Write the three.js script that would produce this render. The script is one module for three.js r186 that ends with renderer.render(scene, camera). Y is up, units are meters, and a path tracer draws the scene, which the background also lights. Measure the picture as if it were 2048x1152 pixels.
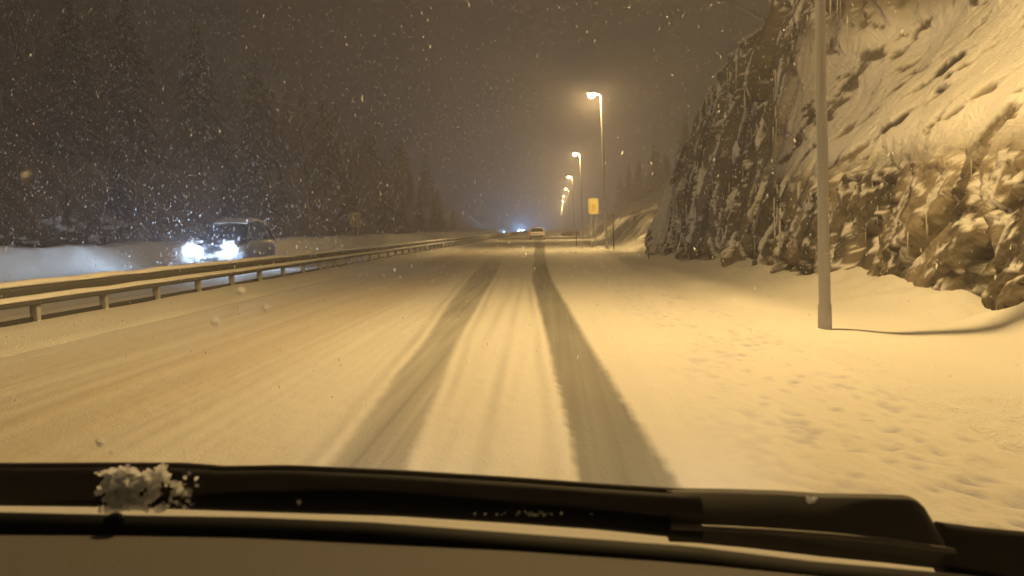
import * as THREE from 'three';
import { ImprovedNoise } from 'three/addons/math/ImprovedNoise.js';
import { mergeGeometries } from 'three/addons/utils/BufferGeometryUtils.js';
import { RoundedBoxGeometry } from 'three/addons/geometries/RoundedBoxGeometry.js';

// ---------------------------------------------------------------- camera, sky, air, exposure
const scene = new THREE.Scene();
const R = (d) => (d * Math.PI) / 180;
const camera = new THREE.PerspectiveCamera(36, 1024 / 576, 0.05, 2500);
camera.position.set(0, 1.4, 0);
camera.rotation.order = 'YXZ';
camera.rotation.set(R(-3.84), 0, R(-0.8));
camera.focus = 4;
camera.userData.fStop = 7;
scene.add(camera);

const renderer = new THREE.WebGLRenderer({ antialias: true });
renderer.setSize(1024, 576);
renderer.toneMapping = THREE.LinearToneMapping;
renderer.toneMappingExposure = 1;
renderer.shadowMap.enabled = true;

// an overcast winter night: low cloud that sends back a little of the town's sodium light
{
  const w = 64, h = 32, d = new Float32Array(w * h * 4), nz = new ImprovedNoise();
  for (let j = 0; j < h; j++) for (let i = 0; i < w; i++) {
    const a = (i / w) * Math.PI * 2, el = (j / h - 0.5) * Math.PI;
    const n = 1 + 0.12 * nz.noise(Math.cos(a) * 2, Math.sin(a) * 2, el * 3);
    d.set([0.017 * n, 0.012 * n, 0.013 * n, 1], (j * w + i) * 4);
  }
  const sky = new THREE.DataTexture(d, w, h, THREE.RGBAFormat, THREE.FloatType);
  sky.mapping = THREE.EquirectangularReflectionMapping;
  sky.magFilter = sky.minFilter = THREE.LinearFilter;
  sky.needsUpdate = true;
  scene.background = sky;
  scene.environment = sky;
}
// falling snow and mist between here and the far lamps
scene.fog = new THREE.FogExp2(new THREE.Color(0.9, 0.88, 1), 0.0064);

const SODIUM = new THREE.Color().setRGB(1, 0.65, 0.24);
const LAMP_CD = 160, HEAD_CD = 16, ONCOMING_CD = 85;

// ---------------------------------------------------------------- helpers
let seed = 7;
const rnd = () => { seed = (seed + 0x6d2b79f5) | 0; let t = Math.imul(seed ^ (seed >>> 15), 1 | seed); t = (t + Math.imul(t ^ (t >>> 7), 61 | t)) ^ t; return ((t ^ (t >>> 14)) >>> 0) / 4294967296; };
const rr = (a, b) => a + (b - a) * rnd();
const noise = new ImprovedNoise();
const N = (x, y, z = 0) => noise.noise(x, y, z);
const fbm = (x, y, z = 0, o = 4) => { let s = 0, a = 0.5; for (let i = 0; i < o; i++) { s += a * N(x, y, z + i * 7.3); x *= 2.03; y *= 2.03; z *= 2.03; a *= 0.5; } return s; };
const clamp = (x, a = 0, b = 1) => Math.min(b, Math.max(a, x));
const ss = (a, b, x) => { const t = clamp((x - a) / (b - a)); return t * t * (3 - 2 * t); };
const lerp = (a, b, t) => a + (b - a) * t;
const tab = (t, x) => { if (x <= t[0][0]) return t[0][1]; for (let i = 1; i < t.length; i++) if (x <= t[i][0]) return lerp(t[i - 1][1], t[i][1], (x - t[i - 1][0]) / (t[i][0] - t[i - 1][0])); return t[t.length - 1][1]; };
// the road runs away from the viewer, bearing gently to the right: distance along it, offset across it
const axis = (z) => 0.046 * z + 1.25e-5 * z * Math.abs(z);
const P = (lat, y, z) => new THREE.Vector3(lat + axis(z), y, -z);
const heading = (z) => -Math.atan(0.046 + 2.5e-5 * Math.abs(z));

const used = {};
const numbered = (n) => { const k = (used[n] = (used[n] ?? -1) + 1); return k ? `${n}_${String(k).padStart(3, '0')}` : n; };
function tag(o, label, category, group) { o.userData.label = label; o.userData.category = category; if (group) o.userData.group = group; else delete o.userData.group; return o; }
function thing(name, pos, turn = 0) { const o = new THREE.Group(); o.name = numbered(name); o.position.copy(pos); o.rotation.y = turn; scene.add(o); return o; }
function part(name, geo, mat, parent) { const m = new THREE.Mesh(geo, mat); m.name = name; m.castShadow = m.receiveShadow = true; (parent || scene).add(m); return m; }
function copy(src, name, pos, turn = 0, scale = 1) { const o = src.clone(); o.name = numbered(name); o.userData = { ...src.userData }; o.position.copy(pos); o.rotation.y = turn; o.scale.setScalar(scale); scene.add(o); return o; }
function struct(name, geo, mat) { const m = part(name, geo, mat); m.userData.kind = 'structure'; return m; }
const merged = (list) => mergeGeometries(list.map((g) => { const q = g.index ? g.toNonIndexed() : g; for (const k of Object.keys(q.attributes)) if (!['position', 'normal', 'uv'].includes(k)) q.deleteAttribute(k); if (!q.attributes.uv) q.setAttribute('uv', new THREE.BufferAttribute(new Float32Array(q.attributes.position.count * 2), 2)); return q; }));

// grid of points: cols x rows, f(i, j) -> [x, y, z, r, g, b, u, v]
function grid(nc, nr, f, colors = true) {
  const pos = new Float32Array(nc * nr * 3), col = new Float32Array(nc * nr * 3), uv = new Float32Array(nc * nr * 2), idx = new Uint32Array((nc - 1) * (nr - 1) * 6);
  for (let j = 0, k = 0; j < nr; j++) for (let i = 0; i < nc; i++, k++) {
    const v = f(i, j);
    pos.set(v.slice(0, 3), k * 3); if (colors) col.set(v.slice(3, 6), k * 3); uv[k * 2] = v[6]; uv[k * 2 + 1] = v[7];
  }
  for (let j = 0, k = 0; j < nr - 1; j++) for (let i = 0; i < nc - 1; i++, k += 6) { const a = j * nc + i; idx.set([a, a + 1, a + nc, a + 1, a + nc + 1, a + nc], k); }
  const g = new THREE.BufferGeometry();
  g.setAttribute('position', new THREE.BufferAttribute(pos, 3));
  if (colors) g.setAttribute('color', new THREE.BufferAttribute(col, 3));
  g.setAttribute('uv', new THREE.BufferAttribute(uv, 2));
  g.setIndex(new THREE.BufferAttribute(idx, 1));
  g.computeVertexNormals();
  return g;
}
// sweep: rings[k] is a list of Vector3 (same count each), closed round, capped
function sweep(rings, closed = true, caps = true) {
  const n = rings[0].length, pos = [], uv = [], idx = [];
  rings.forEach((r, k) => r.forEach((p, i) => { pos.push(p.x, p.y, p.z); uv.push(i / n, k / rings.length); }));
  const m = closed ? n : n - 1;
  for (let k = 0; k < rings.length - 1; k++) for (let i = 0; i < m; i++) { const a = k * n + i, b = k * n + ((i + 1) % n); idx.push(a, a + n, b, b, a + n, b + n); }
  if (caps && closed) for (const [k, s] of [[0, 1], [rings.length - 1, -1]]) {
    const c = new THREE.Vector3(); rings[k].forEach((p) => c.addScaledVector(p, 1 / n));
    const at = pos.length / 3; pos.push(c.x, c.y, c.z); uv.push(0.5, 0.5);
    for (let i = 0; i < n; i++) { const a = k * n + i, b = k * n + ((i + 1) % n); s > 0 ? idx.push(at, a, b) : idx.push(at, b, a); }
  }
  const g = new THREE.BufferGeometry();
  g.setAttribute('position', new THREE.Float32BufferAttribute(pos, 3)); g.setAttribute('uv', new THREE.Float32BufferAttribute(uv, 2)); g.setIndex(idx); g.computeVertexNormals();
  return g;
}
function tube(points, r0, r1, sides = 6) {
  const rings = [], up = new THREE.Vector3(0, 1, 0);
  points.forEach((p, k) => {
    const d = points[Math.min(k + 1, points.length - 1)].clone().sub(points[Math.max(k - 1, 0)]).normalize();
    const a = new THREE.Vector3().crossVectors(Math.abs(d.y) > 0.9 ? new THREE.Vector3(1, 0, 0) : up, d).normalize(), b = new THREE.Vector3().crossVectors(d, a);
    const r = lerp(r0, r1, k / (points.length - 1)), ring = [];
    for (let i = 0; i < sides; i++) { const t = (i / sides) * Math.PI * 2; ring.push(p.clone().addScaledVector(a, Math.cos(t) * r).addScaledVector(b, Math.sin(t) * r)); }
    rings.push(ring);
  });
  return sweep(rings);
}
function boxAt(w, h, d, x, y, z, r = 0) { const g = r ? new RoundedBoxGeometry(w, h, d, 2, r) : new THREE.BoxGeometry(w, h, d); g.translate(x, y, z); return g; }
function lump(r, detail, amp, sx = 1, sy = 1, sz = 1, s = 0) {
  const g = new THREE.IcosahedronGeometry(r, detail), p = g.attributes.position;
  for (let i = 0; i < p.count; i++) {
    const x = p.getX(i), y = p.getY(i), z = p.getZ(i), k = 1 + amp * (N(x / r + s, y / r + s * 1.7, z / r) + 0.5 * N((2.3 * x) / r + s, (2.3 * y) / r, (2.3 * z) / r + s));
    p.setXYZ(i, x * k * sx, y * k * sy, z * k * sz);
  }
  g.computeVertexNormals();
  return g;
}

// ---------------------------------------------------------------- textures and materials
function noiseTexture(size, f, srgb) {
  const d = new Uint8Array(size * size * 4);
  for (let y = 0; y < size; y++) for (let x = 0; x < size; x++) { const v = f(x / size, y / size), c = typeof v === 'number' ? [v, v, v] : v; for (let k = 0; k < 3; k++) d[(y * size + x) * 4 + k] = clamp(c[k]) * 255; d[(y * size + x) * 4 + 3] = 255; }
  const t = new THREE.DataTexture(d, size, size); t.wrapS = t.wrapT = THREE.RepeatWrapping; t.magFilter = THREE.LinearFilter; t.minFilter = THREE.LinearMipmapLinearFilter; t.generateMipmaps = true; if (srgb) t.colorSpace = THREE.SRGBColorSpace; t.needsUpdate = true; return t;
}
const seamless = (f) => (x, y) => { const a = x * Math.PI * 2, b = y * Math.PI * 2; return f(Math.cos(a), Math.sin(a), Math.cos(b), Math.sin(b)); };
const snowBump = noiseTexture(512, seamless((a, b, c, d) => 0.5 + 0.5 * (0.5 * fbm(a * 3 + c * 2.1, b * 3 + d * 2.7, c * 3 - a, 4) + 0.6 * N(a * 14 + c * 11, b * 14, d * 14 + 3) * 0.7)));
snowBump.repeat.set(0.5, 0.5);
const rockBump = noiseTexture(512, seamless((a, b, c, d) => 0.5 + 0.7 * fbm(a * 2.5 + c * 2, b * 2.5 + d * 2, c * 2.5 - a, 5)));
rockBump.repeat.set(0.6, 0.6);
const std = (r, g, b, rough = 0.8, extra = {}) => { const m = new THREE.MeshStandardMaterial({ roughness: rough, ...extra }); m.color.setRGB(r, g, b); return m; };
const M = {
  ground: new THREE.MeshStandardMaterial({ vertexColors: true, roughness: 0.9, bumpMap: snowBump, bumpScale: 0.03 }),
  road: new THREE.MeshStandardMaterial({ vertexColors: true, roughness: 0.75, bumpMap: snowBump, bumpScale: 0.008 }),
  rock: new THREE.MeshStandardMaterial({ vertexColors: true, roughness: 0.8, bumpMap: rockBump, bumpScale: 0.04 }),
  snow: std(0.8, 0.79, 0.77, 0.9),
  water: new THREE.MeshPhysicalMaterial({ color: 0xffffff, roughness: 0.02, transmission: 1, thickness: 0.01, ior: 1.33 }),
  crystal: new THREE.MeshPhysicalMaterial({ color: new THREE.Color().setRGB(0.86, 0.87, 0.9), roughness: 1, transmission: 0.95, thickness: 0 }),
  ice: new THREE.MeshPhysicalMaterial({ color: new THREE.Color().setRGB(0.55, 0.53, 0.47), roughness: 0.25, clearcoat: 0.6, clearcoatRoughness: 0.2 }),
  steel: std(0.11, 0.11, 0.115, 0.65, { metalness: 0.3 }),
  gapShade: std(0.06, 0.06, 0.065, 0.55, { metalness: 0.4 }),
  post: std(0.4, 0.39, 0.38, 0.8),
  pole: std(0.42, 0.42, 0.45, 0.55, { metalness: 0.25 }),
  housing: std(0.2, 0.2, 0.2, 0.6),
  glow: new THREE.MeshStandardMaterial({ color: 0x000000, emissive: new THREE.Color().setRGB(1, 0.74, 0.32), emissiveIntensity: 70, roughness: 0.4 }),
  headGlow: new THREE.MeshStandardMaterial({ color: 0x000000, emissive: new THREE.Color().setRGB(0.6, 0.82, 1), emissiveIntensity: 60, roughness: 0.2 }),
  farHeadGlow: new THREE.MeshStandardMaterial({ color: 0x000000, emissive: new THREE.Color().setRGB(0.45, 0.75, 1), emissiveIntensity: 2200, roughness: 0.2 }),
  warmGlow: new THREE.MeshStandardMaterial({ color: 0x000000, emissive: new THREE.Color().setRGB(1, 0.86, 0.65), emissiveIntensity: 6, roughness: 0.2 }),
  tailGlow: new THREE.MeshStandardMaterial({ color: 0x330000, emissive: new THREE.Color().setRGB(1, 0.06, 0.05), emissiveIntensity: 0.9, roughness: 0.3 }),
  glass: std(0.012, 0.013, 0.015, 0.06),
  tyre: std(0.02, 0.02, 0.02, 0.9),
  rim: std(0.4, 0.4, 0.41, 0.35, { metalness: 0.8 }),
  blackPlastic: new THREE.MeshPhysicalMaterial({ color: new THREE.Color().setRGB(0.006, 0.006, 0.006), roughness: 0.7, specularIntensity: 0.35 }),
  darkPaint: new THREE.MeshPhysicalMaterial({ color: new THREE.Color().setRGB(0.018, 0.02, 0.024), roughness: 0.5, clearcoat: 0.4, clearcoatRoughness: 0.15 }),
  whitePaint: new THREE.MeshPhysicalMaterial({ color: new THREE.Color().setRGB(0.8, 0.78, 0.76), roughness: 0.45, clearcoat: 0.7, clearcoatRoughness: 0.2 }),
  bark: std(0.06, 0.045, 0.035, 0.95),
  twig: std(0.17, 0.14, 0.11, 0.95),
  needles: new THREE.MeshStandardMaterial({ vertexColors: true, roughness: 0.95, side: THREE.DoubleSide }),
};

// ---------------------------------------------------------------- the lie of the land
const wallBase = [[-4, 7.9], [2, 7.4], [12.5, 6.75], [16, 6.35], [19.6, 6.0], [26, 5.6], [34, 5.2], [40, 4.85], [46, 4.9], [52, 6.2]];
const wallTop = [[-6, 9.6], [20, 9.6], [24, 8.6], [27, 8.2], [34, 6.9], [38, 5.7], [40.5, 4.2], [42, 2.2], [43.2, 0.15]];
function land(lat, z) {
  let y = 0;
  if (lat < -16) {                                        // far verge, ploughed-up bank, dark slope
    y = ss(-16.2, -17.9, lat) * (0.95 + 0.14 * N(z * 0.35, 3.1)) - 0.35 * ss(-18.2, -20, lat) * 0.6;
    y += Math.max(0, -20 - lat) * 0.62 * ss(-19, -30, lat);
    y += ss(-17, -19, lat) * 0.5 * fbm(lat * 0.35, z * 0.3, 4.2);
    y += 0.05 * ss(-16, -17, lat) * N(lat * 2.5, z * 2.1, 1.1);
    y -= 0.06 * (1 - ss(-16, -16.4, lat));
  } else if (lat < -8.9) y = -0.06;
  else if (lat < -6.2) {                                  // snowed-in central reserve
    const t = (lat + 7.55) / 1.3;
    y = 0.14 * Math.exp(-t * t * 2.2) + 0.025 * N(lat * 1.5, z * 0.5, 2) - 0.06 * (ss(-6.6, -6.2, lat) + ss(-8.5, -8.9, lat));
  } else if (lat < 2.6) y = -0.06;
  else {
    const b = tab(wallBase, z), d = lat - b, near = 1 - ss(43, 52, z);
    y = -0.06 * (1 - ss(2.6, 3.0, lat));
    y += 0.085 * Math.exp(-(((lat - 3.35) / 0.42) ** 2)) * (0.6 + N(z * 0.6, 5) + 0.5 * N(z * 1.9, lat * 2, 5.5));
    const rough = Math.exp(-(((lat - 3.0) / 0.55) ** 2));   // clods left by the plough along the edge
    y += rough * (0.05 * Math.max(0, N(lat * 4, z * 3.2, 9)) + 0.03 * N(lat * 9, z * 7, 4));
    y += 0.03 * N(lat * 0.8, z * 0.5, 6);
    y -= 0.05 * ss(3.8, 4.6, lat) * (1 - ss(-1.2, -0.4, d)) * near;
    const toe = ss(-1.5, 0.3, d) * near;
    y += toe * (0.3 + 0.42 * fbm(z * 0.55, lat * 0.6, 1.5) + 0.16 * N(z * 1.9, lat * 1.5, 8) + 0.07 * N(z * 4.5, lat * 3.5, 8));
    y += near * tab(wallTop, z) * 0.95 * ss(1.0, 4.8, d);
    y += near * Math.max(0, d - 4.6) * 0.55 * ss(4, 9, d);
    const far = 1 - near, d2 = lat - 4.4 - 0.004 * Math.max(0, z - 60);
    y += far * (2.6 * ss(0, 4.2, d2) + Math.max(0, d2 - 4) * 0.42 * ss(3, 9, d2) + ss(0.2, 2, d2) * 0.9 * fbm(lat * 0.5, z * 0.4, 7));
  }
  return y;
}
function landColor(lat, z, y) {
  let s = [0.78, 0.77, 0.755];
  let bare = 0;
  if (lat < -18.3) bare = ss(-18.3, -21, lat) * (0.92 + 0.5 * fbm(lat * 0.6, z * 0.5, 2));
  if (lat > 4.5 && z > 42) bare = ss(4.7, 6.2, lat - 0.004 * Math.max(0, z - 60)) * ss(0.38, 0.62, 0.52 + 0.8 * fbm(lat * 0.7, z * 0.5, 3.3)) * 0.85;
  if (lat > 9) bare = Math.max(bare, ss(9, 14, lat) * 0.55);
  bare = clamp(bare);
  const dirt = clamp(0.5 + fbm(lat * 0.7, z * 0.5, 12)) * 0.05;
  return [lerp(s[0] - dirt, 0.075, bare), lerp(s[1] - dirt, 0.058, bare), lerp(s[2] - dirt * 1.1, 0.04, bare)];
}
const rowZ = [-14, -10, -7, -4, -2, -0.5, 0.5, 1.2, 1.8];
for (let z = 2.2; z < 760;) { rowZ.push(z); z += Math.max(0.07, z * 0.0125); }
{
  const lats = [];
  const run = (a, b, s) => { for (let x = a; x < b - 1e-6; x += s) lats.push(x); };
  run(-150, -60, 9); run(-60, -24, 2); run(-24, -18.6, 0.45); run(-18.6, -15.8, 0.12); run(-15.8, -9.2, 0.9); run(-9.2, -6, 0.08); run(-6, 2.4, 0.7); run(2.4, 8.2, 0.05); run(8.2, 14, 0.4); run(14, 40, 2); run(40, 120, 8); lats.push(120);
  struct('ground', grid(lats.length, rowZ.length, (i, j) => {
    const lat = lats[i], z = rowZ[j], y = land(lat, z), p = P(lat, y, z);
    return [p.x, p.y, p.z, ...landColor(lat, z, y), lat, z];
  }), M.ground);
}
// the carriageway: packed snow with two worn wheel tracks
const TL = [[4, -1.32], [5.1, -1.35], [8.8, -1.54], [11.2, -1.64], [17.5, -2.02], [27, -2.46], [40, -3.0], [60, -3.4]];
const TLr = [[4, -0.84], [5.1, -0.88], [8.8, -1.08], [11.2, -1.21], [17.5, -1.44], [27, -1.75], [40, -2.25], [60, -2.7]];
const TR = [[4, 0.14], [5.1, 0.12], [6.5, 0.08], [8.7, 0], [13.5, -0.17], [24, -0.57], [39, -0.87], [74, -1.5], [112, -2.6]];
const TRr = [[4, 0.7], [5.1, 0.66], [6.5, 0.59], [8.7, 0.5], [13.4, 0.33], [23.9, -0.04], [38.9, -0.34], [74, -0.7], [112, -1.5]];
function trackShare(lat, z) {
  const wob = 0.012 * N(z * 0.5, 3.3) + 0.012 * N(z * 3.1, 8.1) + 0.02 * N(lat * 12, z * 6);
  const soft = 0.03 + 0.001 * z;
  const inside = (a, b) => ss(-soft, soft, lat - a + wob) * ss(-soft, soft, b - lat + wob);
  const l = inside(tab(TL, z), tab(TLr, z)) * (1 - ss(26, 48, z)) * (0.62 + 0.22 * N(z * 0.35, lat * 7, 2) + 0.2 * N(z * 0.12, lat * 16, 5));
  const r = inside(tab(TR, z), tab(TRr, z)) * (1 - 0.55 * ss(60, 130, z)) * (0.92 + 0.12 * N(z * 0.12, lat * 16, 7));
  const thin = (a, w) => ss(w + 0.03, w * 0.4, Math.abs(lat - a + 0.02 * N(z * 0.3, a * 5)));          // older, half snowed-over wheel marks
  const old = Math.max(thin(tab(TL, z) - 0.14, 0.05), thin(tab(TLr, z) + 0.13, 0.04), 0.8 * thin(tab(TR, z) - 0.13, 0.04), 0.7 * thin(-0.35 - 0.02 * z, 0.05), 0.6 * thin(-0.62 - 0.02 * z, 0.06)) * (0.2 + 0.2 * N(z * 0.2, lat * 3, 6)) * (1 - ss(15, 40, z));
  return clamp(Math.max(l, r, old));
}
{
  const lats = [];
  for (let x = -6.65; x <= 3.05; x += 0.036) lats.push(x);
  struct('road', grid(lats.length, rowZ.length, (i, j) => {
    const lat = lats[i], z = rowZ[j], t = trackShare(lat, z);
    const fine = clamp(1 - z / 60);
    // lane to the left: brown, driven-over slush with long low ridges
    const lane = ss(-2.2, -3.4, lat + 0.02 * z * ss(0, 30, z) * 0.3) * ss(-6.1, -5.5, lat);
    const rut = fbm(lat * 3.2 + 0.3 * N(z * 0.1, 4), z * 0.05, 5.5, 3), rut2 = N(lat * 9, z * 0.12, 1.2);
    const streak = fbm(lat * 7, z * 0.16, 9.1, 3);
    let y = 0.004 - 0.02 * t + (1 - t) * (0.02 * rut * (0.35 + lane) + 0.006 * rut2 + fine * (0.006 * N(lat * 5, z * 4, 3) + 0.004 * N(lat * 13, z * 9, 6)));
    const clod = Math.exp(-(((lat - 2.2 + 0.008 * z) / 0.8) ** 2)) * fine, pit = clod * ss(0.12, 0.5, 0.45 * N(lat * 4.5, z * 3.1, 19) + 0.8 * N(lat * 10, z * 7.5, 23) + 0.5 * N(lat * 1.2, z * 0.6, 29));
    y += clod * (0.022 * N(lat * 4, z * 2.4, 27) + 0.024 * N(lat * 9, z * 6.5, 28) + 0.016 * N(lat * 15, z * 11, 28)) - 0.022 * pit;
    y -= 0.02 * ss(-6.2, -6.6, lat) + 0.02 * ss(2.5, 3, lat);
    const brown = clamp(lane * (0.75 + 0.9 * rut) + 0.16 * streak + 0.1 * fbm(lat * 0.8, z * 0.25, 2.2));
    const k = lerp(1, 0.84, clamp(brown)), kb = lerp(1, 0.7, clamp(brown));
    const grey = clamp(0.5 + 0.8 * fbm(lat * 2, z * 0.4, 8)) * 0.05;
    let c = [0.77 * k - grey, 0.755 * lerp(k, kb, 0.4) - grey, 0.735 * kb - grey];
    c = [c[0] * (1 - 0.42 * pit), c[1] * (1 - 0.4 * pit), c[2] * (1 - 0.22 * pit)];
    const tr = [0.2 + 0.05 * N(lat * 8, z * 0.4, 2), 0.2 + 0.05 * N(lat * 8, z * 0.4, 2), 0.19 + 0.04 * N(lat * 8, z * 0.4, 2)];
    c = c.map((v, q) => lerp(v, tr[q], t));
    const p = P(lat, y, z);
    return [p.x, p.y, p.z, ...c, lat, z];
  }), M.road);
  const olats = [];
  for (let x = -16.5; x <= -8.4; x += 0.15) olats.push(x);
  struct('opposite_road', grid(olats.length, rowZ.length, (i, j) => {
    const lat = olats[i], z = rowZ[j], r = fbm(lat * 2.2, z * 0.04, 7.7, 3), p = P(lat, 0.004 + 0.03 * r, z), b = clamp(0.35 + 1.2 * r);
    return [p.x, p.y, p.z, 0.74 - 0.2 * b, 0.73 - 0.22 * b, 0.71 - 0.25 * b, lat, z];
  }), M.road);
}

// ---------------------------------------------------------------- rock cutting on the right
const faceLat = (z, y) => {
  const b = tab(wallBase, z), w = 1 - ss(21.5, 26.5, z + 0.6 * (y - 3));
  const steep = b + 1.35 * clamp(y / 6.5, 0, 1.6) ** 1.1 * (1 + 0.5 * ss(35, 40, z));
  const ledge = b + 0.25 * Math.min(y, 2.6) + ss(2.3, 6.4, y) * 2.6 + Math.max(0, y - 6) * 0.25;
  return lerp(steep, ledge, w);
};
{
  const zs = [], ts = [];
  for (let z = -5; z < 43.4;) { zs.push(z); z += z < 9 ? 0.25 : 0.055; }
  for (let t = 0; t <= 1.0001; t += 1 / 170) ts.push(t);
  for (let t = 1.02; t < 1.5; t += 0.03) ts.push(t);
  const hash = (a, b, c) => { const h = Math.sin(a * 127.1 + b * 311.7 + c * 74.7) * 43758.5453; return h - Math.floor(h); };
  // jointed blocks: the nearest of scattered centres gives each block its own depth and tilt
  const blocks = (u, v, s) => {
    const iu = Math.floor(u), iv = Math.floor(v); let best = 9, second = 9, out = 0;
    for (let a = -1; a <= 1; a++) for (let b = -1; b <= 1; b++) {
      const cu = iu + a + 0.15 + 0.7 * hash(iu + a, iv + b, s), cv = iv + b + 0.1 + 0.8 * hash(iu + a, iv + b, s + 1), d = Math.max(Math.abs(u - cu), Math.abs(v - cv)) * 0.7 + 0.3 * Math.hypot(u - cu, v - cv);
      if (d < best) { second = best; best = d; out = hash(iu + a, iv + b, s + 2) - 0.5 + (u - cu) * (hash(iu + a, iv + b, s + 3) - 0.5) * 0.9 - (v - cv) * (0.15 + 0.7 * hash(iu + a, iv + b, s + 4)); } else if (d < second) second = d;
    }
    return out - 0.5 * (1 - ss(0, 0.12, second - best));
  };
  const shape = (z, t) => {
    const top = tab(wallTop, z);
    const y0 = -0.15;
    let y = y0 + (top - y0) * Math.min(t, 1), lat = faceLat(z, y);
    const slope = (1 - ss(21.5, 26.5, z)) * ss(2.3, 3.2, y) * (1 - ss(5.8, 7.0, y));     // snow-filled shelf
    const k = 1 - 0.82 * slope, far = ss(20, 27, z);
    const wu = 0.35 * N(y * 0.7, z * 0.4, 6), wv = 0.4 * N(z * 0.5, y * 0.3, 16);
    let d = 0;
    d += lerp(0.34, 0.42, far) * k * blocks(z * 0.62 + wu, y * lerp(0.16, 0.16, far) + wv, 3);
    d += lerp(0.17, 0.22, far) * k * blocks(z * 1.7 + wu * 1.4, y * lerp(0.75, 0.4, far) + wv * 2, 13);
    d += lerp(0.07, 0.07, far) * k * blocks(z * 3.7 + wu * 2, y * lerp(2.1, 1.3, far) + wv * 3, 23);
    d += 0.3 * k * (1 - 2 * Math.abs(N(z * 0.45, y * 0.12, 2.5)));
    d += 0.05 * k * N(z * 3.4, y * 1.6, 5.5) + 0.03 * N(z * 9, y * 5, 8);
    d += 0.3 * slope * N(z * 0.5 - y * 0.6, y * 0.4 + z * 0.3, 14) + 0.07 * slope * fbm(z * 1.3, y * 1.9, 15, 4);
    d *= ss(0, 0.6, y + 0.3) * 0.8 + 0.2;
    lat -= d * ss(0, 1.6, top);
    lat += 1.0 * ss(40.4, 43.4, z) ** 2 - 0.3 * ss(30, 38, z);
    if (t > 1) { const q = (t - 1) / 0.5; lat += q * 6; y += q * 1.4 + 0.4 * q * N(z * 0.6, q * 5, 3); } else y += 0.16 * N(z * 0.9, t * 7, 21) * t;
    return [lat, y, slope, far];
  };
  const pts = [];
  for (let j = 0; j < ts.length; j++) for (let i = 0; i < zs.length; i++) pts.push(shape(zs[i], ts[j]));
  const nz = zs.length, at = (i, j) => pts[clamp(j, 0, ts.length - 1) * nz + clamp(i, 0, nz - 1)];
  const g = grid(zs.length, ts.length, (i, j) => {
    const z = zs[i], [lat, y, slope] = at(i, j), a = at(i + 1, j), b = at(i - 1, j), u = at(i, j + 1), v = at(i, j - 1);
    // how far the surface lies back: snow settles there
    const dl = u[0] - v[0], dy = Math.max(1e-3, u[1] - v[1]), lie = Math.atan2(dl, dy) / (Math.PI / 2);
    const far = at(i, j)[3], patch = fbm(z * 0.7, y * 0.9, 31), drip = N(z * 3.1 + 0.4 * N(y * 1.5, z, 2), y * 0.28, 17) + 0.6 * N(z * 7.3, y * 0.7, 18), grit = N(z * 9, y * 8 + lat * 6, 71);
    let s = ss(lerp(0.5, 0.42, far), lerp(0.66, 0.58, far), lie + 0.26 * patch + 0.25 * grit);
    const up = y + 0.55 * (lat - 7), al = z * 0.75 - up * 0.65, ac = z * 0.65 + up * 0.75, strip = fbm(al * 0.45 + 3, ac * 1.3, 41, 3) + 0.6 * fbm(al * 1.5, ac * 3.2, 43, 4) + 0.13 * grit;
    s = Math.max(s, slope * (1 - ss(0.15, 0.2, strip)));
    s = lerp(s, Math.min(s, 1 - ss(0.15, 0.2, strip)), slope);
    const pad = N(z * 2.4 + 0.5 * N(y, z, 1), y * 4.6, 33) + 0.5 * N(z * 6, y * 9, 34) + 0.5 * patch;
    s = Math.max(s, (1 - slope) * (1 - far) * 0.9 * ss(0.4, 0.56, pad + 0.6 * Math.max(0, lie) + 0.25 * grit));            // pads on small ledges
    const dust = ss(-0.02, 0.42, fbm(z * 2.6, y * 1.9, 81 + lat * 1.5, 4) + 0.3 * patch + 0.25 * N(z * 1.1, y * 0.15, 83));
    s = Math.max(s, (1 - far) * (1 - slope) * 0.72 * ss(0.42, 0.62, dust * 0.75 + 0.3 * grit + 0.3 * N(z * 4.5, y * 5.5, 93 + lat * 3)));
    const run = 0.8 * N(z * 2.0 + 0.35 * N(y * 1.3, z, 2), y * 0.3, 17) + 0.7 * N(z * 4.6, y * 0.6, 18) + 0.3 * patch + 0.2 * grit;
    s = Math.max(s, lerp(0.7, 1, far) * (1 - slope) * 0.9 * ss(lerp(0.36, 0.3, far), lerp(0.44, 0.4, far), run));                               // frozen runs down the face
    s = Math.max(s, far * ss(-0.05, 0.08, patch + 0.1 * drip) * ss(37.5, 39.5, z) * ss(5.2, 3.8, y));
    if (ts[j] > 1) s = Math.max(s, 0.85 * ss(-0.15, 0.1, 0.1 + patch));
    s *= 0.97;
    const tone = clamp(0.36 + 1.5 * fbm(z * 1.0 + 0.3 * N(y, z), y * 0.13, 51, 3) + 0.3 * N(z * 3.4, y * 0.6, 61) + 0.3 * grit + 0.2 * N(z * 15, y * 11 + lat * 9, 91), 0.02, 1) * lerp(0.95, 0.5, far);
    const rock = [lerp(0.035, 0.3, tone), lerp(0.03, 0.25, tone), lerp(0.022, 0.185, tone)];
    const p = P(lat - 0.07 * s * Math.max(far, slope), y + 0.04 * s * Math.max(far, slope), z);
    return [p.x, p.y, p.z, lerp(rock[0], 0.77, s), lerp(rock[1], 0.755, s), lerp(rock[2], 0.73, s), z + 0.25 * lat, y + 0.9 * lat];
  });
  const wall = thing('rock_wall', new THREE.Vector3());
  part('rock_face', g, M.rock, wall);
  tag(wall, 'tall brown rock cutting plastered with snow and icicles along the right verge', 'rock face');
  // icicles and frozen runs hanging on the face
  const icicles = [];
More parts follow.
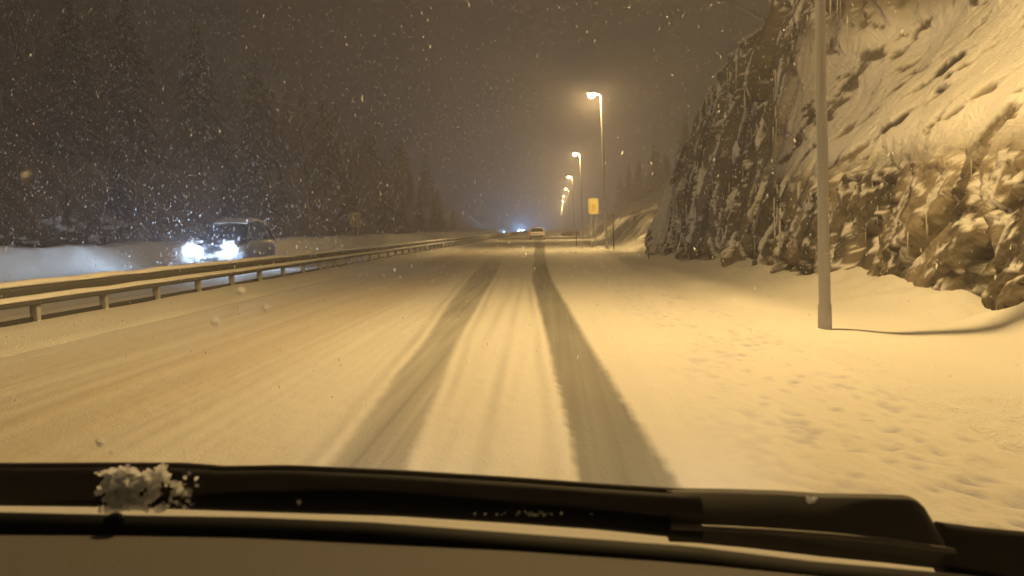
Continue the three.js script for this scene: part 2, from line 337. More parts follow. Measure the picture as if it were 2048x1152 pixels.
  for (let k = 0; k < 4; k++) {
    const pr = [[0, -1], [0.1, -0.86], [0.28, -0.6], [0.45, -0.3], [0.62, -0.08], [0.5, 0.03], [0, 0.06]].map(([r, y]) => new THREE.Vector2(r * (1 + 0.25 * (rnd() - 0.5)), y));
    icicles.push(new THREE.LatheGeometry(pr, 5));
  }
  for (let k = 0; k < 260; k++) {
    const z = k < 215 ? rr(22, 40) : rr(11, 22), top = tab(wallTop, z);
    const i = clamp(zs.findIndex((v) => v >= z), 8, nz - 8);
    // hang from the brink of a ledge: where the rock steps back above and stands proud below
    let bj = -1, bs = 0.05;
    for (let q = 0; q < 14; q++) { const j = Math.floor(rr(25, 165)), st = at(i, j + 6)[0] - at(i, j - 2)[0], un = at(i, j - 12)[0] - at(i, j - 2)[0]; if (at(i, j)[2] < 0.3 && at(i, j)[1] > 0.8 && st + 0.7 * un > bs) { bs = st + 0.7 * un; bj = j; } }
    if (bj < 0) continue;
    const sx = at(i, bj - 2), len = Math.min(rr(0.25, 1.2) * (z > 22 ? 1.15 : 0.6), sx[1] - 0.3);
    for (let q = 0; q < 1; q++) { const m = part('icicle', icicles[k % 4], M.ice, wall); m.position.copy(P(sx[0] - 0.02, sx[1], zs[i])); const w = rr(0.025, 0.06) * (0.6 + len * 0.4); m.scale.set(w, len, w); m.rotation.y = rnd() * 6; }
  }
}

// ---------------------------------------------------------------- street lamps
{
  const make = () => {
    const o = new THREE.Group();
    const pole = part('pole', new THREE.CylinderGeometry(0.05, 0.077, 9.6, 16).translate(0, 4.8, 0), M.pole, o);
    part('base_collar', new THREE.CylinderGeometry(0.086, 0.092, 0.5, 16).translate(0, 0.2, 0), M.pole, o);
    part('service_hatch', boxAt(0.09, 0.34, 0.02, 0, 0.95, 0.072, 0.006), M.pole, o);
    part('arm', tube([[0, 9.5, 0], [0, 9.7, 0], [-0.06, 9.84, 0], [-0.2, 9.9, 0], [-0.34, 9.92, 0]].map((a) => new THREE.Vector3(...a)), 0.045, 0.04, 10), M.pole, o);
    const head = new THREE.SphereGeometry(0.28, 20, 8, 0, Math.PI * 2, 0, Math.PI / 2); head.scale(1.15, 0.4, 0.75); head.translate(-0.54, 9.93, 0);
    part('lamp_head', head, M.housing, o);
    const lens = new THREE.SphereGeometry(0.19, 18, 12); lens.scale(1.2, 0.82, 1.1); lens.translate(-0.58, 9.8, 0);
    part('lamp_lens', lens, M.glow, o);
    return o;
  };
  const proto = make(), zs = [];
  for (let k = 0; k < 13; k++) zs.push(k === 0 ? 11.6 : 11.6 + 44.9 * k);
  const names = ['tall grey lamp pole rising out of the picture in the right verge, nearest the car', 'lit street lamp nearest of the row, glowing large above the road', 'second lit street lamp of the receding row', 'third lit street lamp of the receding row', 'fourth lit street lamp, just above the merging far lamps'];
  zs.forEach((z, k) => {
    const o = proto.clone(); o.name = numbered('street_lamp'); scene.add(o);
    o.position.copy(P(k ? 3.42 : 3.58, -0.1, z)); o.rotation.set(0, heading(z), R(k ? 1.7 : 1.4), 'YXZ');
    tag(o, names[k] || 'lit street lamp in the far cluster that merges into a streak of light', 'street lamp', 'street lamps along the right verge');
  });
  // one lamp more stands behind the viewer; its light is real as well
  [-33, ...zs].forEach((z) => {
    const s = new THREE.SpotLight(SODIUM, LAMP_CD, 0, 1.5, 1, 2), from = P(3.42 - (z === 11.6 ? 0.66 : 0.87), 9.66, z);
    s.name = 'street_lamp_light'; s.position.copy(from); s.target.position.copy(P(0.2, 0, z)); s.castShadow = true; s.shadow.radius = 4; scene.add(s, s.target);
    const g = new THREE.PointLight(SODIUM, LAMP_CD * 1.85, 0, 2); g.name = 'street_lamp_bowl_light'; g.position.copy(from); g.castShadow = true; g.shadow.radius = 4; scene.add(g);
  });
  const o = proto.clone(); o.name = numbered('street_lamp'); o.position.copy(P(3.42, -0.1, -33)); o.rotation.set(0, heading(0), R(1.7), 'YXZ'); scene.add(o);
  tag(o, 'street lamp behind the car, outside the picture', 'street lamp', 'street lamps along the right verge');
}

// ---------------------------------------------------------------- guardrail in the central reserve
{
  const lat = -7.6, rail = thing('guardrail', new THREE.Vector3(0, -0.06, 0)), zs = [];
  for (let z = -4; z < 430; z += z < 60 ? 1 : z < 160 ? 3 : 8) zs.push(z);
  const run = (prof, n = 0, amp = 0) => sweep(zs.map((z) => prof.map(([a, b]) => P(lat + a, b + (amp ? amp * N(z * 0.9, n) + amp * 0.6 * N(z * 2.7, n + 4) : 0) * (b > prof.low ? 1 : 0), z))));
  const w = [[0.05, 0.44], [0.1, 0.46], [0.1, 0.52], [0.045, 0.575], [0.045, 0.615], [0.1, 0.67], [0.1, 0.73], [0.05, 0.75], [0.042, 0.75], [0.09, 0.725], [0.09, 0.675], [0.035, 0.62], [0.035, 0.57], [0.09, 0.515], [0.09, 0.465], [0.042, 0.44]];
  part('beam', run(w), M.steel, rail);
  const cap = [[-0.015, 0.752], [0.115, 0.735], [0.11, 0.77], [0.075, 0.815], [0.03, 0.82], [-0.012, 0.785]]; cap.low = 0.76;
  part('snow_ridge', run(cap, 3, 0.034), M.snow, rail);
  const mid = [[0.05, 0.572], [0.108, 0.522], [0.115, 0.535], [0.1, 0.562], [0.075, 0.585], [0.052, 0.6]]; mid.low = 0.53;
  part('snow_ridge', run(mid, 8, 0.022), M.snow, rail);
  part('gap_shade_bar', run([[-0.06, 0.17], [-0.02, 0.17], [-0.02, 0.265], [-0.06, 0.265]]), M.gapShade, rail);  // bar added in place of the dark, shaded gap between the posts
  const pg = merged([boxAt(0.012, 0.72, 0.1, 0.05, 0.34, 0), boxAt(0.1, 0.72, 0.012, 0, 0.34, 0.05), boxAt(0.1, 0.72, 0.012, 0, 0.34, -0.05)]);
  const sg = lump(0.09, 2, 0.3, 0.8, 0.9, 1, 2);
  const far = [];
  for (let z = -3; z < 300; z += 2) {
    const p = P(lat - 0.02, 0.02, z);
    if (z < 130) {
      const m = part('post', pg, M.post, rail); m.position.copy(p); m.rotation.y = heading(z);
      if (z < 60) { const s = part('snow_lump', sg, M.snow, m); s.position.set(0.03, 0.14, 0); s.rotation.y = z * 1.7; s.scale.setScalar(0.8 + 0.3 * N(z, 2)); }
    } else { const q = pg.clone(); q.translate(p.x, p.y, p.z); far.push(q); }
  }
  const f = part('post', mergeGeometries(far), M.post, rail); f.userData.kind = 'stuff';
  tag(rail, 'long steel guardrail capped with snow between the two carriageways on the left', 'guardrail');
}

// ---------------------------------------------------------------- signs, marker posts
function roadSign(label, pos, turn, w, h, bottom, mat) {
  const t = thing('road_sign', pos, turn);
  part('post', new THREE.CylinderGeometry(0.04, 0.04, bottom + h * 0.9, 10).translate(-w * 0.22, (bottom + h * 0.9) / 2, -0.06), M.pole, t);
  part('post', new THREE.CylinderGeometry(0.04, 0.04, bottom + h * 0.9, 10).translate(w * 0.22, (bottom + h * 0.9) / 2, -0.06), M.pole, t);
  part('panel', new RoundedBoxGeometry(w, h, 0.03, 3, 0.014).translate(0, bottom + h / 2, 0), mat, t);
  const e = 0.045;
  part('border', merged([boxAt(w - 0.1, e, 0.006, 0, bottom + h - 0.07, 0.018), boxAt(w - 0.1, e, 0.006, 0, bottom + 0.07, 0.018), boxAt(e, h - 0.14 - e, 0.006, -w / 2 + 0.072, bottom + h / 2, 0.018), boxAt(e, h - 0.14 - e, 0.006, w / 2 - 0.072, bottom + h / 2, 0.018)]), std(0.6, 0.5, 0.16, 0.6), t);
  part('snow_ridge', lump(w * 0.5, 2, 0.25, 0.98, 0.08, 0.07, 4).translate(0, bottom + h + 0.015, 0), M.snow, t);
  return tag(t, label, 'road sign', undefined), t;
}
{
  const s = roadSign('yellow rectangular road sign on posts by the right verge, beyond the rock wall', P(2.92, -0.05, 63.5), heading(63), 0.72, 1.1, 2.38, std(0.9, 0.78, 0.3, 0.5));
  part('marking', boxAt(0.24, 0.55, 0.006, 0.02, 2.86, 0.019), std(0.7, 0.5, 0.12, 0.6), s);
  const l = roadSign('dim yellowish road sign standing in the dark beyond the opposite carriageway', P(-17.76, 0.7, 80), heading(80), 1.0, 1.25, 1.0, std(0.55, 0.47, 0.16, 0.6));
  part('marking', boxAt(0.07, 1.0, 0.006, 0, 1.62, 0.019), std(0.12, 0.1, 0.05, 0.6), l);
  const mk = (label, z, lat, h, r) => {
    const t = thing('marker_post', P(lat, 0, z)); t.rotation.z = R(1.2);
    part('stake', new THREE.CylinderGeometry(r * 0.8, r, h, 8).translate(0, h / 2, 0), std(0.06, 0.045, 0.03, 0.8), t);
    part('reflector', new THREE.CylinderGeometry(r * 1.15, r * 1.15, h * 0.09, 8).translate(0, h * 0.86, 0), std(0.5, 0.48, 0.44, 0.5), t);
    tag(t, label, 'marker post');
  };
  mk('thin dark snow stake at the right road edge, left of the yellow sign', 66, 1.75, 1.35, 0.032);
  mk('short dark stake in the snow just before the end of the rock wall', 37, 4.0, 0.34, 0.025);
  mk('dark snow stake beside the foot of the nearest lit street lamp', 54, 3.72, 2.2, 0.04);
  // a low dark outcrop by the far roadside
  const o = thing('rock_outcrop', P(2.9, 0, 150));
  part('stone', merged([lump(0.5, 3, 0.3, 2.2, 0.8, 1, 3).translate(-0.6, 0.3, 0), lump(0.55, 3, 0.35, 1.8, 0.9, 1, 9).translate(0.6, 0.35, -0.3)]), std(0.07, 0.055, 0.04, 0.95), o);
  tag(o, 'low dark rock outcrop by the far right road edge, under the lamp streak', 'rock');
}

// ---------------------------------------------------------------- cars
function makeCar(paint, o) {
  const car = new THREE.Group(), L = o.length, W = o.width / 2, Hh = o.height, hatch = o.hatch;
  const zf = L / 2, belt = o.belt, hood = o.hood;
  const prof = (w, yb, yt, crown) => [[0, yb], [w * 0.86, yb], [w * 0.97, yb + 0.1], [w, lerp(yb, yt, 0.55)], [w * 0.975, yt - 0.1], [w * 0.9, yt - 0.02], [w * 0.6, yt + crown * 0.7], [0, yt + crown]];
  const ring = (z, w, yb, yt, crown) => { const h = prof(w, yb, yt, crown), r = h.map(([x, y]) => new THREE.Vector3(x, y, z)); for (let i = h.length - 2; i > 0; i--) r.push(new THREE.Vector3(-h[i][0], h[i][1], z)); return r; };
  const body = [[zf, 0.78, 0.42, hood - 0.22, 0], [zf - 0.06, 0.88, 0.3, hood - 0.12, 0.005], [zf - 0.2, 0.95, 0.24, hood - 0.05, 0.015], [zf - 0.55, 1, 0.22, hood, 0.02], [zf - 1.05, 1, 0.22, hood + 0.05, 0.02], [zf - 1.3, 1, 0.22, belt - 0.01, 0.01], [zf - 2.2, 1, 0.22, belt, 0], [-zf + 1, 1, 0.22, belt + 0.03, 0], [-zf + 0.35, 0.98, 0.26, belt + 0.03, 0], [-zf + 0.1, 0.94, 0.3, belt, 0], [-zf, 0.86, 0.4, belt - 0.08, 0]];
  part('body', sweep(body.map(([z, w, a, b, c]) => ring(z, W * w, a, b, c))), paint, car);
  const cab = [[zf - 1.15, 0.9, belt - 0.06, belt - 0.02], [zf - 1.55, 0.89, belt - 0.06, lerp(belt, Hh, 0.62)], [zf - 1.9, 0.88, belt - 0.06, Hh - 0.07], [zf - 2.5, 0.88, belt - 0.06, Hh - 0.02], [-zf + 1.2, 0.88, belt - 0.06, Hh - 0.03], [-zf + (hatch ? 0.45 : 0.9), 0.86, belt - 0.06, Hh - 0.1], [-zf + 0.2, 0.84, belt - 0.06, belt + 0.12]];
  const cring = (z, w, yb, yt) => { const a = W * w, t = lerp(a, a * 0.8, clamp((yt - yb) / (Hh - belt))); const h = [[0, yb], [a, yb], [lerp(a, t, 0.5), lerp(yb, yt, 0.5)], [t, yt - 0.05], [t * 0.9, yt], [0, yt + 0.015]], r = h.map(([x, y]) => new THREE.Vector3(x, y, z)); for (let i = h.length - 2; i > 0; i--) r.push(new THREE.Vector3(-h[i][0], h[i][1], z)); return r; };
  part('cabin_glass', sweep(cab.map((c) => cring(...c))), M.glass, car);
  // roof skin, pillars
  const roofZ = [zf - 1.86, zf - 2.2, zf - 2.8, -zf + 1.2, -zf + (hatch ? 0.42 : 0.9)];
  part('roof', sweep(roofZ.map((z, k) => { const y = [Hh - 0.085, Hh - 0.03, Hh, Hh - 0.01, Hh - 0.085][k], t = W * 0.735; return [[-t, y - 0.06], [-t * 0.92, y], [0, y + 0.03], [t * 0.92, y], [t, y - 0.06], [0, y - 0.05]].map(([x, q]) => new THREE.Vector3(x, q, z)); })), paint, car);
  for (const s of [-1, 1]) {
    const pil = (a, b, r) => part('pillar', tube([new THREE.Vector3(s * a[0], a[1], a[2]), new THREE.Vector3(s * lerp(a[0], b[0], 0.5) * 1.012, lerp(a[1], b[1], 0.5), lerp(a[2], b[2], 0.5)), new THREE.Vector3(s * b[0], b[1], b[2])], r, r, 6), paint, car);
    pil([W * 0.9, belt - 0.02, zf - 1.18], [W * 0.71, Hh - 0.09, zf - 1.92], 0.035);
    pil([W * 0.9, belt, zf - 2.5], [W * 0.72, Hh - 0.06, zf - 2.55], 0.035);
    pil([W * 0.88, belt, -zf + 0.95], [W * 0.71, Hh - 0.07, -zf + 1.15], 0.05);
    pil([W * 0.85, belt, -zf + 0.22], [W * 0.7, Hh - 0.12, -zf + (hatch ? 0.5 : 0.9)], 0.05);
    const m = part('mirror', new RoundedBoxGeometry(0.2, 0.14, 0.1, 2, 0.04), paint, car); m.position.set(s * (W + 0.1), belt + 0.06, zf - 1.45);
    for (const z of [zf - 0.9, -zf + 0.85]) {
      const t = part('wheel', new THREE.TorusGeometry(0.235, 0.095, 10, 24).rotateY(Math.PI / 2), M.tyre, car); t.position.set(s * (W - 0.11), 0.33, z);
      part('rim', new THREE.CylinderGeometry(0.2, 0.2, 0.13, 16).rotateZ(Math.PI / 2), M.rim, t);
    }
    const hl = part('headlight', new THREE.SphereGeometry(0.15, 14, 10).scale(1.2, 0.85, 0.5), o.headMat || M.glass, car); hl.position.set(s * W * 0.7, hood - 0.21, zf - 0.06);
    const tl = part('tail_light', new RoundedBoxGeometry(0.16, 0.3, 0.08, 2, 0.03), o.tailMat || std(0.25, 0.02, 0.02, 0.3), car); tl.position.set(s * W * 0.84, belt - 0.1, -zf + 0.03);
  }
  if (o.snow) part('roof_snow', sweep([zf - 1.8, zf - 2.1, zf - 2.7, -zf + 1.4, -zf + 0.5].map((z, k) => { const y = Hh + [-0.07, -0.01, 0.03, 0.02, -0.06][k], t = W * 0.71, h = [0.02, 0.07, 0.09, 0.09, 0.03][k]; return [[-t, y - 0.06], [-t, y + h * 0.5], [-t * 0.8, y + h], [0, y + h * 1.15], [t * 0.8, y + h], [t, y + h * 0.5], [t, y - 0.06], [0, y]].map(([x, q]) => new THREE.Vector3(x, q, z)); })), M.snow, car);
  part('grille', new RoundedBoxGeometry(W * 0.9, 0.16, 0.05, 2, 0.02).translate(0, hood - 0.26, zf - 0.005), M.blackPlastic, car);
  part('bumper', merged([boxAt(W * 1.66, 0.17, 0.12, 0, 0.42, zf - 0.05, 0.05)]), M.blackPlastic, car);
  part('rear_bumper', boxAt(W * 1.72, 0.2, 0.12, 0, 0.42, -zf + 0.04, 0.05), M.blackPlastic, car);
  part('number_plate', boxAt(0.52, 0.11, 0.014, 0, 0.52, zf + 0.012), std(0.12, 0.12, 0.12, 0.6), car);
  part('number_plate', boxAt(0.52, 0.11, 0.014, 0, belt - 0.2, -zf - 0.008), std(0.6, 0.6, 0.58, 0.6), car);
  return car;
}
function headlamps(car, o, color, cd, aside, down, spread = 0.75, bare = 0) {
  for (const s of [-1, 1]) {
    const a = new THREE.Vector3(s * (o.width / 2) * 0.7, o.hood - 0.21, o.length / 2 + 0.06), b = a.clone().add(new THREE.Vector3(-aside, -down, 15));
    car.updateMatrixWorld(true);
    a.applyMatrix4(car.matrixWorld); b.applyMatrix4(car.matrixWorld);
    const l = new THREE.SpotLight(color, cd, 0, spread, 1, 2);
    l.name = 'headlight_beam'; l.position.copy(a); l.target.position.copy(b); l.castShadow = true; l.shadow.radius = 4; scene.add(l, l.target);
    if (bare) { const p = new THREE.PointLight(color, bare, 0, 2); p.name = 'headlight_glare'; p.position.copy(a); p.castShadow = true; p.shadow.radius = 4; scene.add(p); }
  }
}
{
  const suv = { length: 4.6, width: 1.9, height: 1.84, belt: 1.12, hood: 0.98, hatch: true, snow: true, headMat: M.headGlow };
  const c = makeCar(M.darkPaint, suv); c.name = numbered('car'); scene.add(c);
  c.position.copy(P(-12.6, 0.01, 35.3)); c.rotation.y = heading(35);
  tag(c, 'dark oncoming car with two bright blue-white headlights behind the guardrail', 'car');
  headlamps(c, suv, new THREE.Color().setRGB(0.55, 0.75, 1), ONCOMING_CD, 3.2, 0.6, 0.6, 42);
  const sedan = { length: 4.4, width: 1.92, height: 1.5, belt: 0.96, hood: 0.86, hatch: true, tailMat: M.tailGlow };
  const a = makeCar(M.whitePaint, sedan); a.name = numbered('car'); scene.add(a);
  a.position.copy(P(-1.95, 0.01, 108.5)); a.rotation.y = heading(108) + Math.PI;
  tag(a, 'pale car driving ahead in our lane, seen from behind far down the road', 'car');
  const fo = { length: 4.4, width: 1.82, height: 1.5, belt: 0.98, hood: 0.88, hatch: true, headMat: M.farHeadGlow };
  [[-11.6, 300, 'far oncoming car, only its blue-white headlights showing left of the pale car'], [-8.8, 520, 'farthest oncoming car, a tiny cyan light just above the pale car']].forEach(([lat, z, label]) => {
    const f = makeCar(M.darkPaint, fo); f.name = numbered('car'); scene.add(f); f.position.copy(P(lat, 0.01, z)); f.rotation.y = heading(z); tag(f, label, 'car');
    headlamps(f, fo, new THREE.Color().setRGB(0.3, 0.6, 1), 60, 0, 0.5, 0.6, z > 400 ? 2500 : 2600);
  });
}

// ---------------------------------------------------------------- trees
function spruce(h, n, s) {
  seed = 1000 + s * 77;
  const o = new THREE.Group();
  part('trunk', tube([new THREE.Vector3(0, -0.3, 0), new THREE.Vector3(0.05, h * 0.5, 0.03), new THREE.Vector3(0, h, 0)], h * 0.017 + 0.04, 0.015, 7), M.bark, o);
  const pos = [], col = [], nor = [];
  const tri = (a, b, c, k) => { for (const p of [a, b, c]) { pos.push(p.x, p.y, p.z); col.push(...k); } };
  for (let i = 0; i < n; i++) {
    const t = Math.pow(i / n, 0.85), y = h * (0.1 + 0.9 * t), len = (h * 0.2 * Math.pow(1 - t, 0.8) + 0.15) * rr(0.65, 1.15), az = i * 2.4 + rr(-0.4, 0.4), droop = rr(0.25, 0.55);
    const dir = new THREE.Vector3(Math.cos(az), 0, Math.sin(az)), side = new THREE.Vector3(-dir.z, 0, dir.x);
    const q = (f, w, dy = 0) => new THREE.Vector3(0, y, 0).addScaledVector(dir, len * f).addScaledVector(side, w).add(new THREE.Vector3(0, -droop * len * f * f + dy, 0));
    const seg = 4;
    for (let k = 0; k < seg; k++) for (const sd of [-1, 1]) for (let m = 0; m < 3; m++) {
      const f0 = 0.12 + ((k + rr(0, 0.5)) / seg) * 0.8, w = len * 0.3 * (1.05 - f0) * rr(0.6, 1.3), up = m === 0;
      const snow = up && rnd() < 0.22, c = snow ? [0.12, 0.116, 0.112] : [0.03 * rr(0.7, 1.5), 0.033 * rr(0.7, 1.4), 0.022 * rr(0.7, 1.4)];
      tri(q(f0, 0, 0.02 * m), q(f0 + 0.2, sd * w * (m === 1 ? 0.4 : 1), rr(-0.14, 0.02) * len * (m + 0.4)), q(f0 + 0.3, sd * 0.02, -0.05 * len * m), c);
    }
  }
  const g = new THREE.BufferGeometry();
  g.setAttribute('position', new THREE.Float32BufferAttribute(pos, 3)); g.setAttribute('color', new THREE.Float32BufferAttribute(col, 3)); g.computeVertexNormals();
  part('crown', g, M.needles, o);
  return o;
}
function bareTree(h, s, mat = M.twig) {
  seed = 5000 + s * 131;
  const o = new THREE.Group(), limbs = [], twigs = [];
  const grow = (p, d, len, r, lvl, out) => {
    const pts = [p.clone()], dir = d.clone(); let q = p.clone();
    for (let k = 0; k < 3; k++) { dir.add(new THREE.Vector3(rr(-0.16, 0.16), rr(-0.04, 0.14), rr(-0.16, 0.16))).normalize(); q = q.clone().addScaledVector(dir, len / 3); pts.push(q); }
    out.push(tube(pts, r, r * 0.45, lvl > 1 ? 3 : 5));
    if (lvl >= 3) return;
    const nb = lvl === 0 ? 7 : 4;
    for (let k = 0; k < nb; k++) {
      const f = 0.3 + 0.7 * (k / nb), at = pts[Math.min(3, Math.floor(f * 3))].clone().lerp(pts[Math.min(3, Math.floor(f * 3) + 1)], (f * 3) % 1), az = rnd() * 6.28, sp = rr(0.45, 0.85);
      grow(at, dir.clone().multiplyScalar(1 - sp * 0.5).add(new THREE.Vector3(Math.cos(az) * sp, 0.12, Math.sin(az) * sp)).normalize(), len * rr(0.4, 0.6), r * 0.42, lvl + 1, twigs);
    }
  };
  grow(new THREE.Vector3(0, -0.2, 0), new THREE.Vector3(rr(-0.1, 0.1), 1, rr(-0.1, 0.1)).normalize(), h * 0.8, h * 0.012 + 0.02, 0, limbs);
  part('trunk', merged(limbs), M.bark, o);
  part('crown', merged(twigs), mat, o);
  return o;
}
{
  const sp = [spruce(11, 130, 1), spruce(14, 150, 2), spruce(9, 110, 3)], bare = [bareTree(7, 1), bareTree(6, 2), bareTree(4.2, 3)];
  seed = 99;
  // the unlit wood on the left
  for (let k = 0; k < 96; k++) {
    const row = k % 6, z = 10 + (k / 96) * 200 + rr(-3, 3), lat = -23.5 - row * 6 + rr(-2.2, 2.2);
    tag(copy(sp[k % 3], 'spruce_tree', P(lat, land(lat, z) - 0.1, z), rr(0, 6), rr(0.45, 1.0)), 'dark spruce in the unlit wood beyond the opposite carriageway on the left', 'tree', 'dark spruces of the unlit wood on the left');
  }
  for (let k = 0; k < 44; k++) {
    const z = 14 + (k / 44) * 150 + rr(-3, 3), lat = -22 - rr(0, 22);
    tag(copy(bare[k % 3], 'bare_tree', P(lat, land(lat, z) - 0.2, z), rr(0, 6), rr(1, 1.7)), 'leafless tree among the dark spruces beyond the opposite carriageway on the left', 'tree', 'leafless trees of the unlit wood on the left');
  }
  // on the hill above and beyond the cutting
  for (let k = 0; k < 18; k++) {
    const z = 120 + (k / 18) * 150 + rr(-4, 4), lat = 20 + (k % 3) * 5 + rr(-2, 2);
    tag(copy(sp[(k + 1) % 3], 'spruce_tree', P(lat, land(lat, z) - 0.1, z), rr(0, 6), rr(0.7, 1)), 'dim spruce fading into haze on the right hillside beyond the rock wall', 'tree', 'spruces on the right hillside');
  }
  for (let k = 0; k < 16; k++) {
    const z = 14 + (k / 16) * 26 + rr(-0.8, 0.8), lat = tab(wallBase, z) + (z > 25 ? 3.6 : 5.0) + rr(0, 3), y = Math.max(land(lat, z), tab(wallTop, z) + (lat - tab(wallBase, z) - 2.2) * 0.25) - 0.3;
    tag(copy(bare[k % 3], 'bare_tree', P(lat, y, z), rr(0, 6), rr(0.75, 1.2)), 'leafless tree with thin pale twigs on top of the rock wall', 'tree', 'leafless trees on top of the rock wall');
  }
  // snow-dusted scrub on the far bank at the left edge
  const scrub = (s) => {
    const o = bareTree(1.5, 20 + s, std(0.1, 0.085, 0.07, 0.95)); seed = 300 + s;
    const l = []; for (let k = 0; k < 9; k++) l.push(lump(rr(0.07, 0.16), 2, 0.4, rr(0.9, 1.8), rr(0.5, 0.8), 1, k + s).translate(rr(-0.8, 0.8), rr(0.25, 1.35), rr(-0.6, 0.6)));
    part('snow_lump', merged(l), std(0.3, 0.29, 0.28, 0.95), o); return o;
  };
  const sc = [scrub(1), scrub(2)];
  for (let k = 0; k < 12; k++) {
    const z = 23 + k * 2.3, lat = -19 - rr(0, 1.6);
    tag(copy(sc[k % 2], 'shrub', P(lat, land(lat, z), z), rr(0, 6), rr(0.8, 1.3)), 'dark shrub with blobs of snow on the far bank left of the oncoming car', 'shrub', 'snowy shrubs on the far bank');
  }
}

// ---------------------------------------------------------------- falling snow
// a flake: a few thin plates grown together, letting light through
const plate = (r, n = 6) => new THREE.CircleGeometry(r, n);
const flakeShape = () => mergeGeometries([plate(1), plate(0.8, 5).rotateX(1.3).translate(0.5, 0.9, 0.2), plate(0.7, 5).rotateY(1.4).translate(-0.3, -0.9, 0.3)]);
{
  seed = 4242;
  const flake = flakeShape();
  const n = 80000, m = new THREE.InstancedMesh(flake, M.crystal, n), d = new THREE.Object3D();
  let k = 0;
  while (k < n) {
    const z = 4 + 34 * Math.pow(rnd(), 0.75), x = rr(-22, 22), y = rr(0.1, 13);
    if (z < 4.5 && Math.abs(x) < 1.3 && y < 1.3) continue;
    if (x - axis(z) > tab(wallBase, z) - 0.5 && y < tab(wallTop, z)) continue;
    d.position.set(x, y, -z); d.rotation.set(rr(-0.4, 0.4), rnd() * 6, rr(-0.5, 0.5)); d.scale.setScalar((0.0022 + 0.0055 * Math.pow(rnd(), 3)) * (0.6 + z / 22)); d.scale.y *= 2.3; d.updateMatrix(); m.setMatrixAt(k++, d.matrix);
  }
  m.name = 'snowfall'; m.userData.kind = 'stuff'; m.userData.label = 'snowflakes falling through the lamp light all over the picture'; m.userData.category = 'snow';
  m.castShadow = true; scene.add(m);
}
{ // flakes added round the nose of the oncoming car to form its headlight halo
  seed = 808;
  const n = 2700, m = new THREE.InstancedMesh(flakeShape(), M.crystal, n), d = new THREE.Object3D(), g3 = () => rnd() + rnd() + rnd() - 1.5;
  for (let k = 0; k < n; k++) {
    const side = k % 2 ? 1 : -1, low = rnd() < 0.55;
    d.position.copy(P(-12.55 + side * 0.67 + g3() * (low ? 0.62 : 0.36), low ? rr(0.03, 0.7) : 0.78 + g3() * 0.34, 32.75 - Math.abs(g3()) * 0.7)); if (d.position.y < 0.03) d.position.y = 0.03 + rnd() * 0.3;
    d.rotation.set(rnd() * 3, rnd() * 6, rnd() * 3); d.scale.setScalar(rr(0.003, 0.008)); d.updateMatrix(); m.setMatrixAt(k, d.matrix);
  }
  m.name = 'glare_flakes'; m.userData.kind = 'stuff'; m.userData.label = 'flakes added round the headlights of the oncoming car to form their glare halo'; m.userData.category = 'snow'; m.castShadow = true; scene.add(m);
}
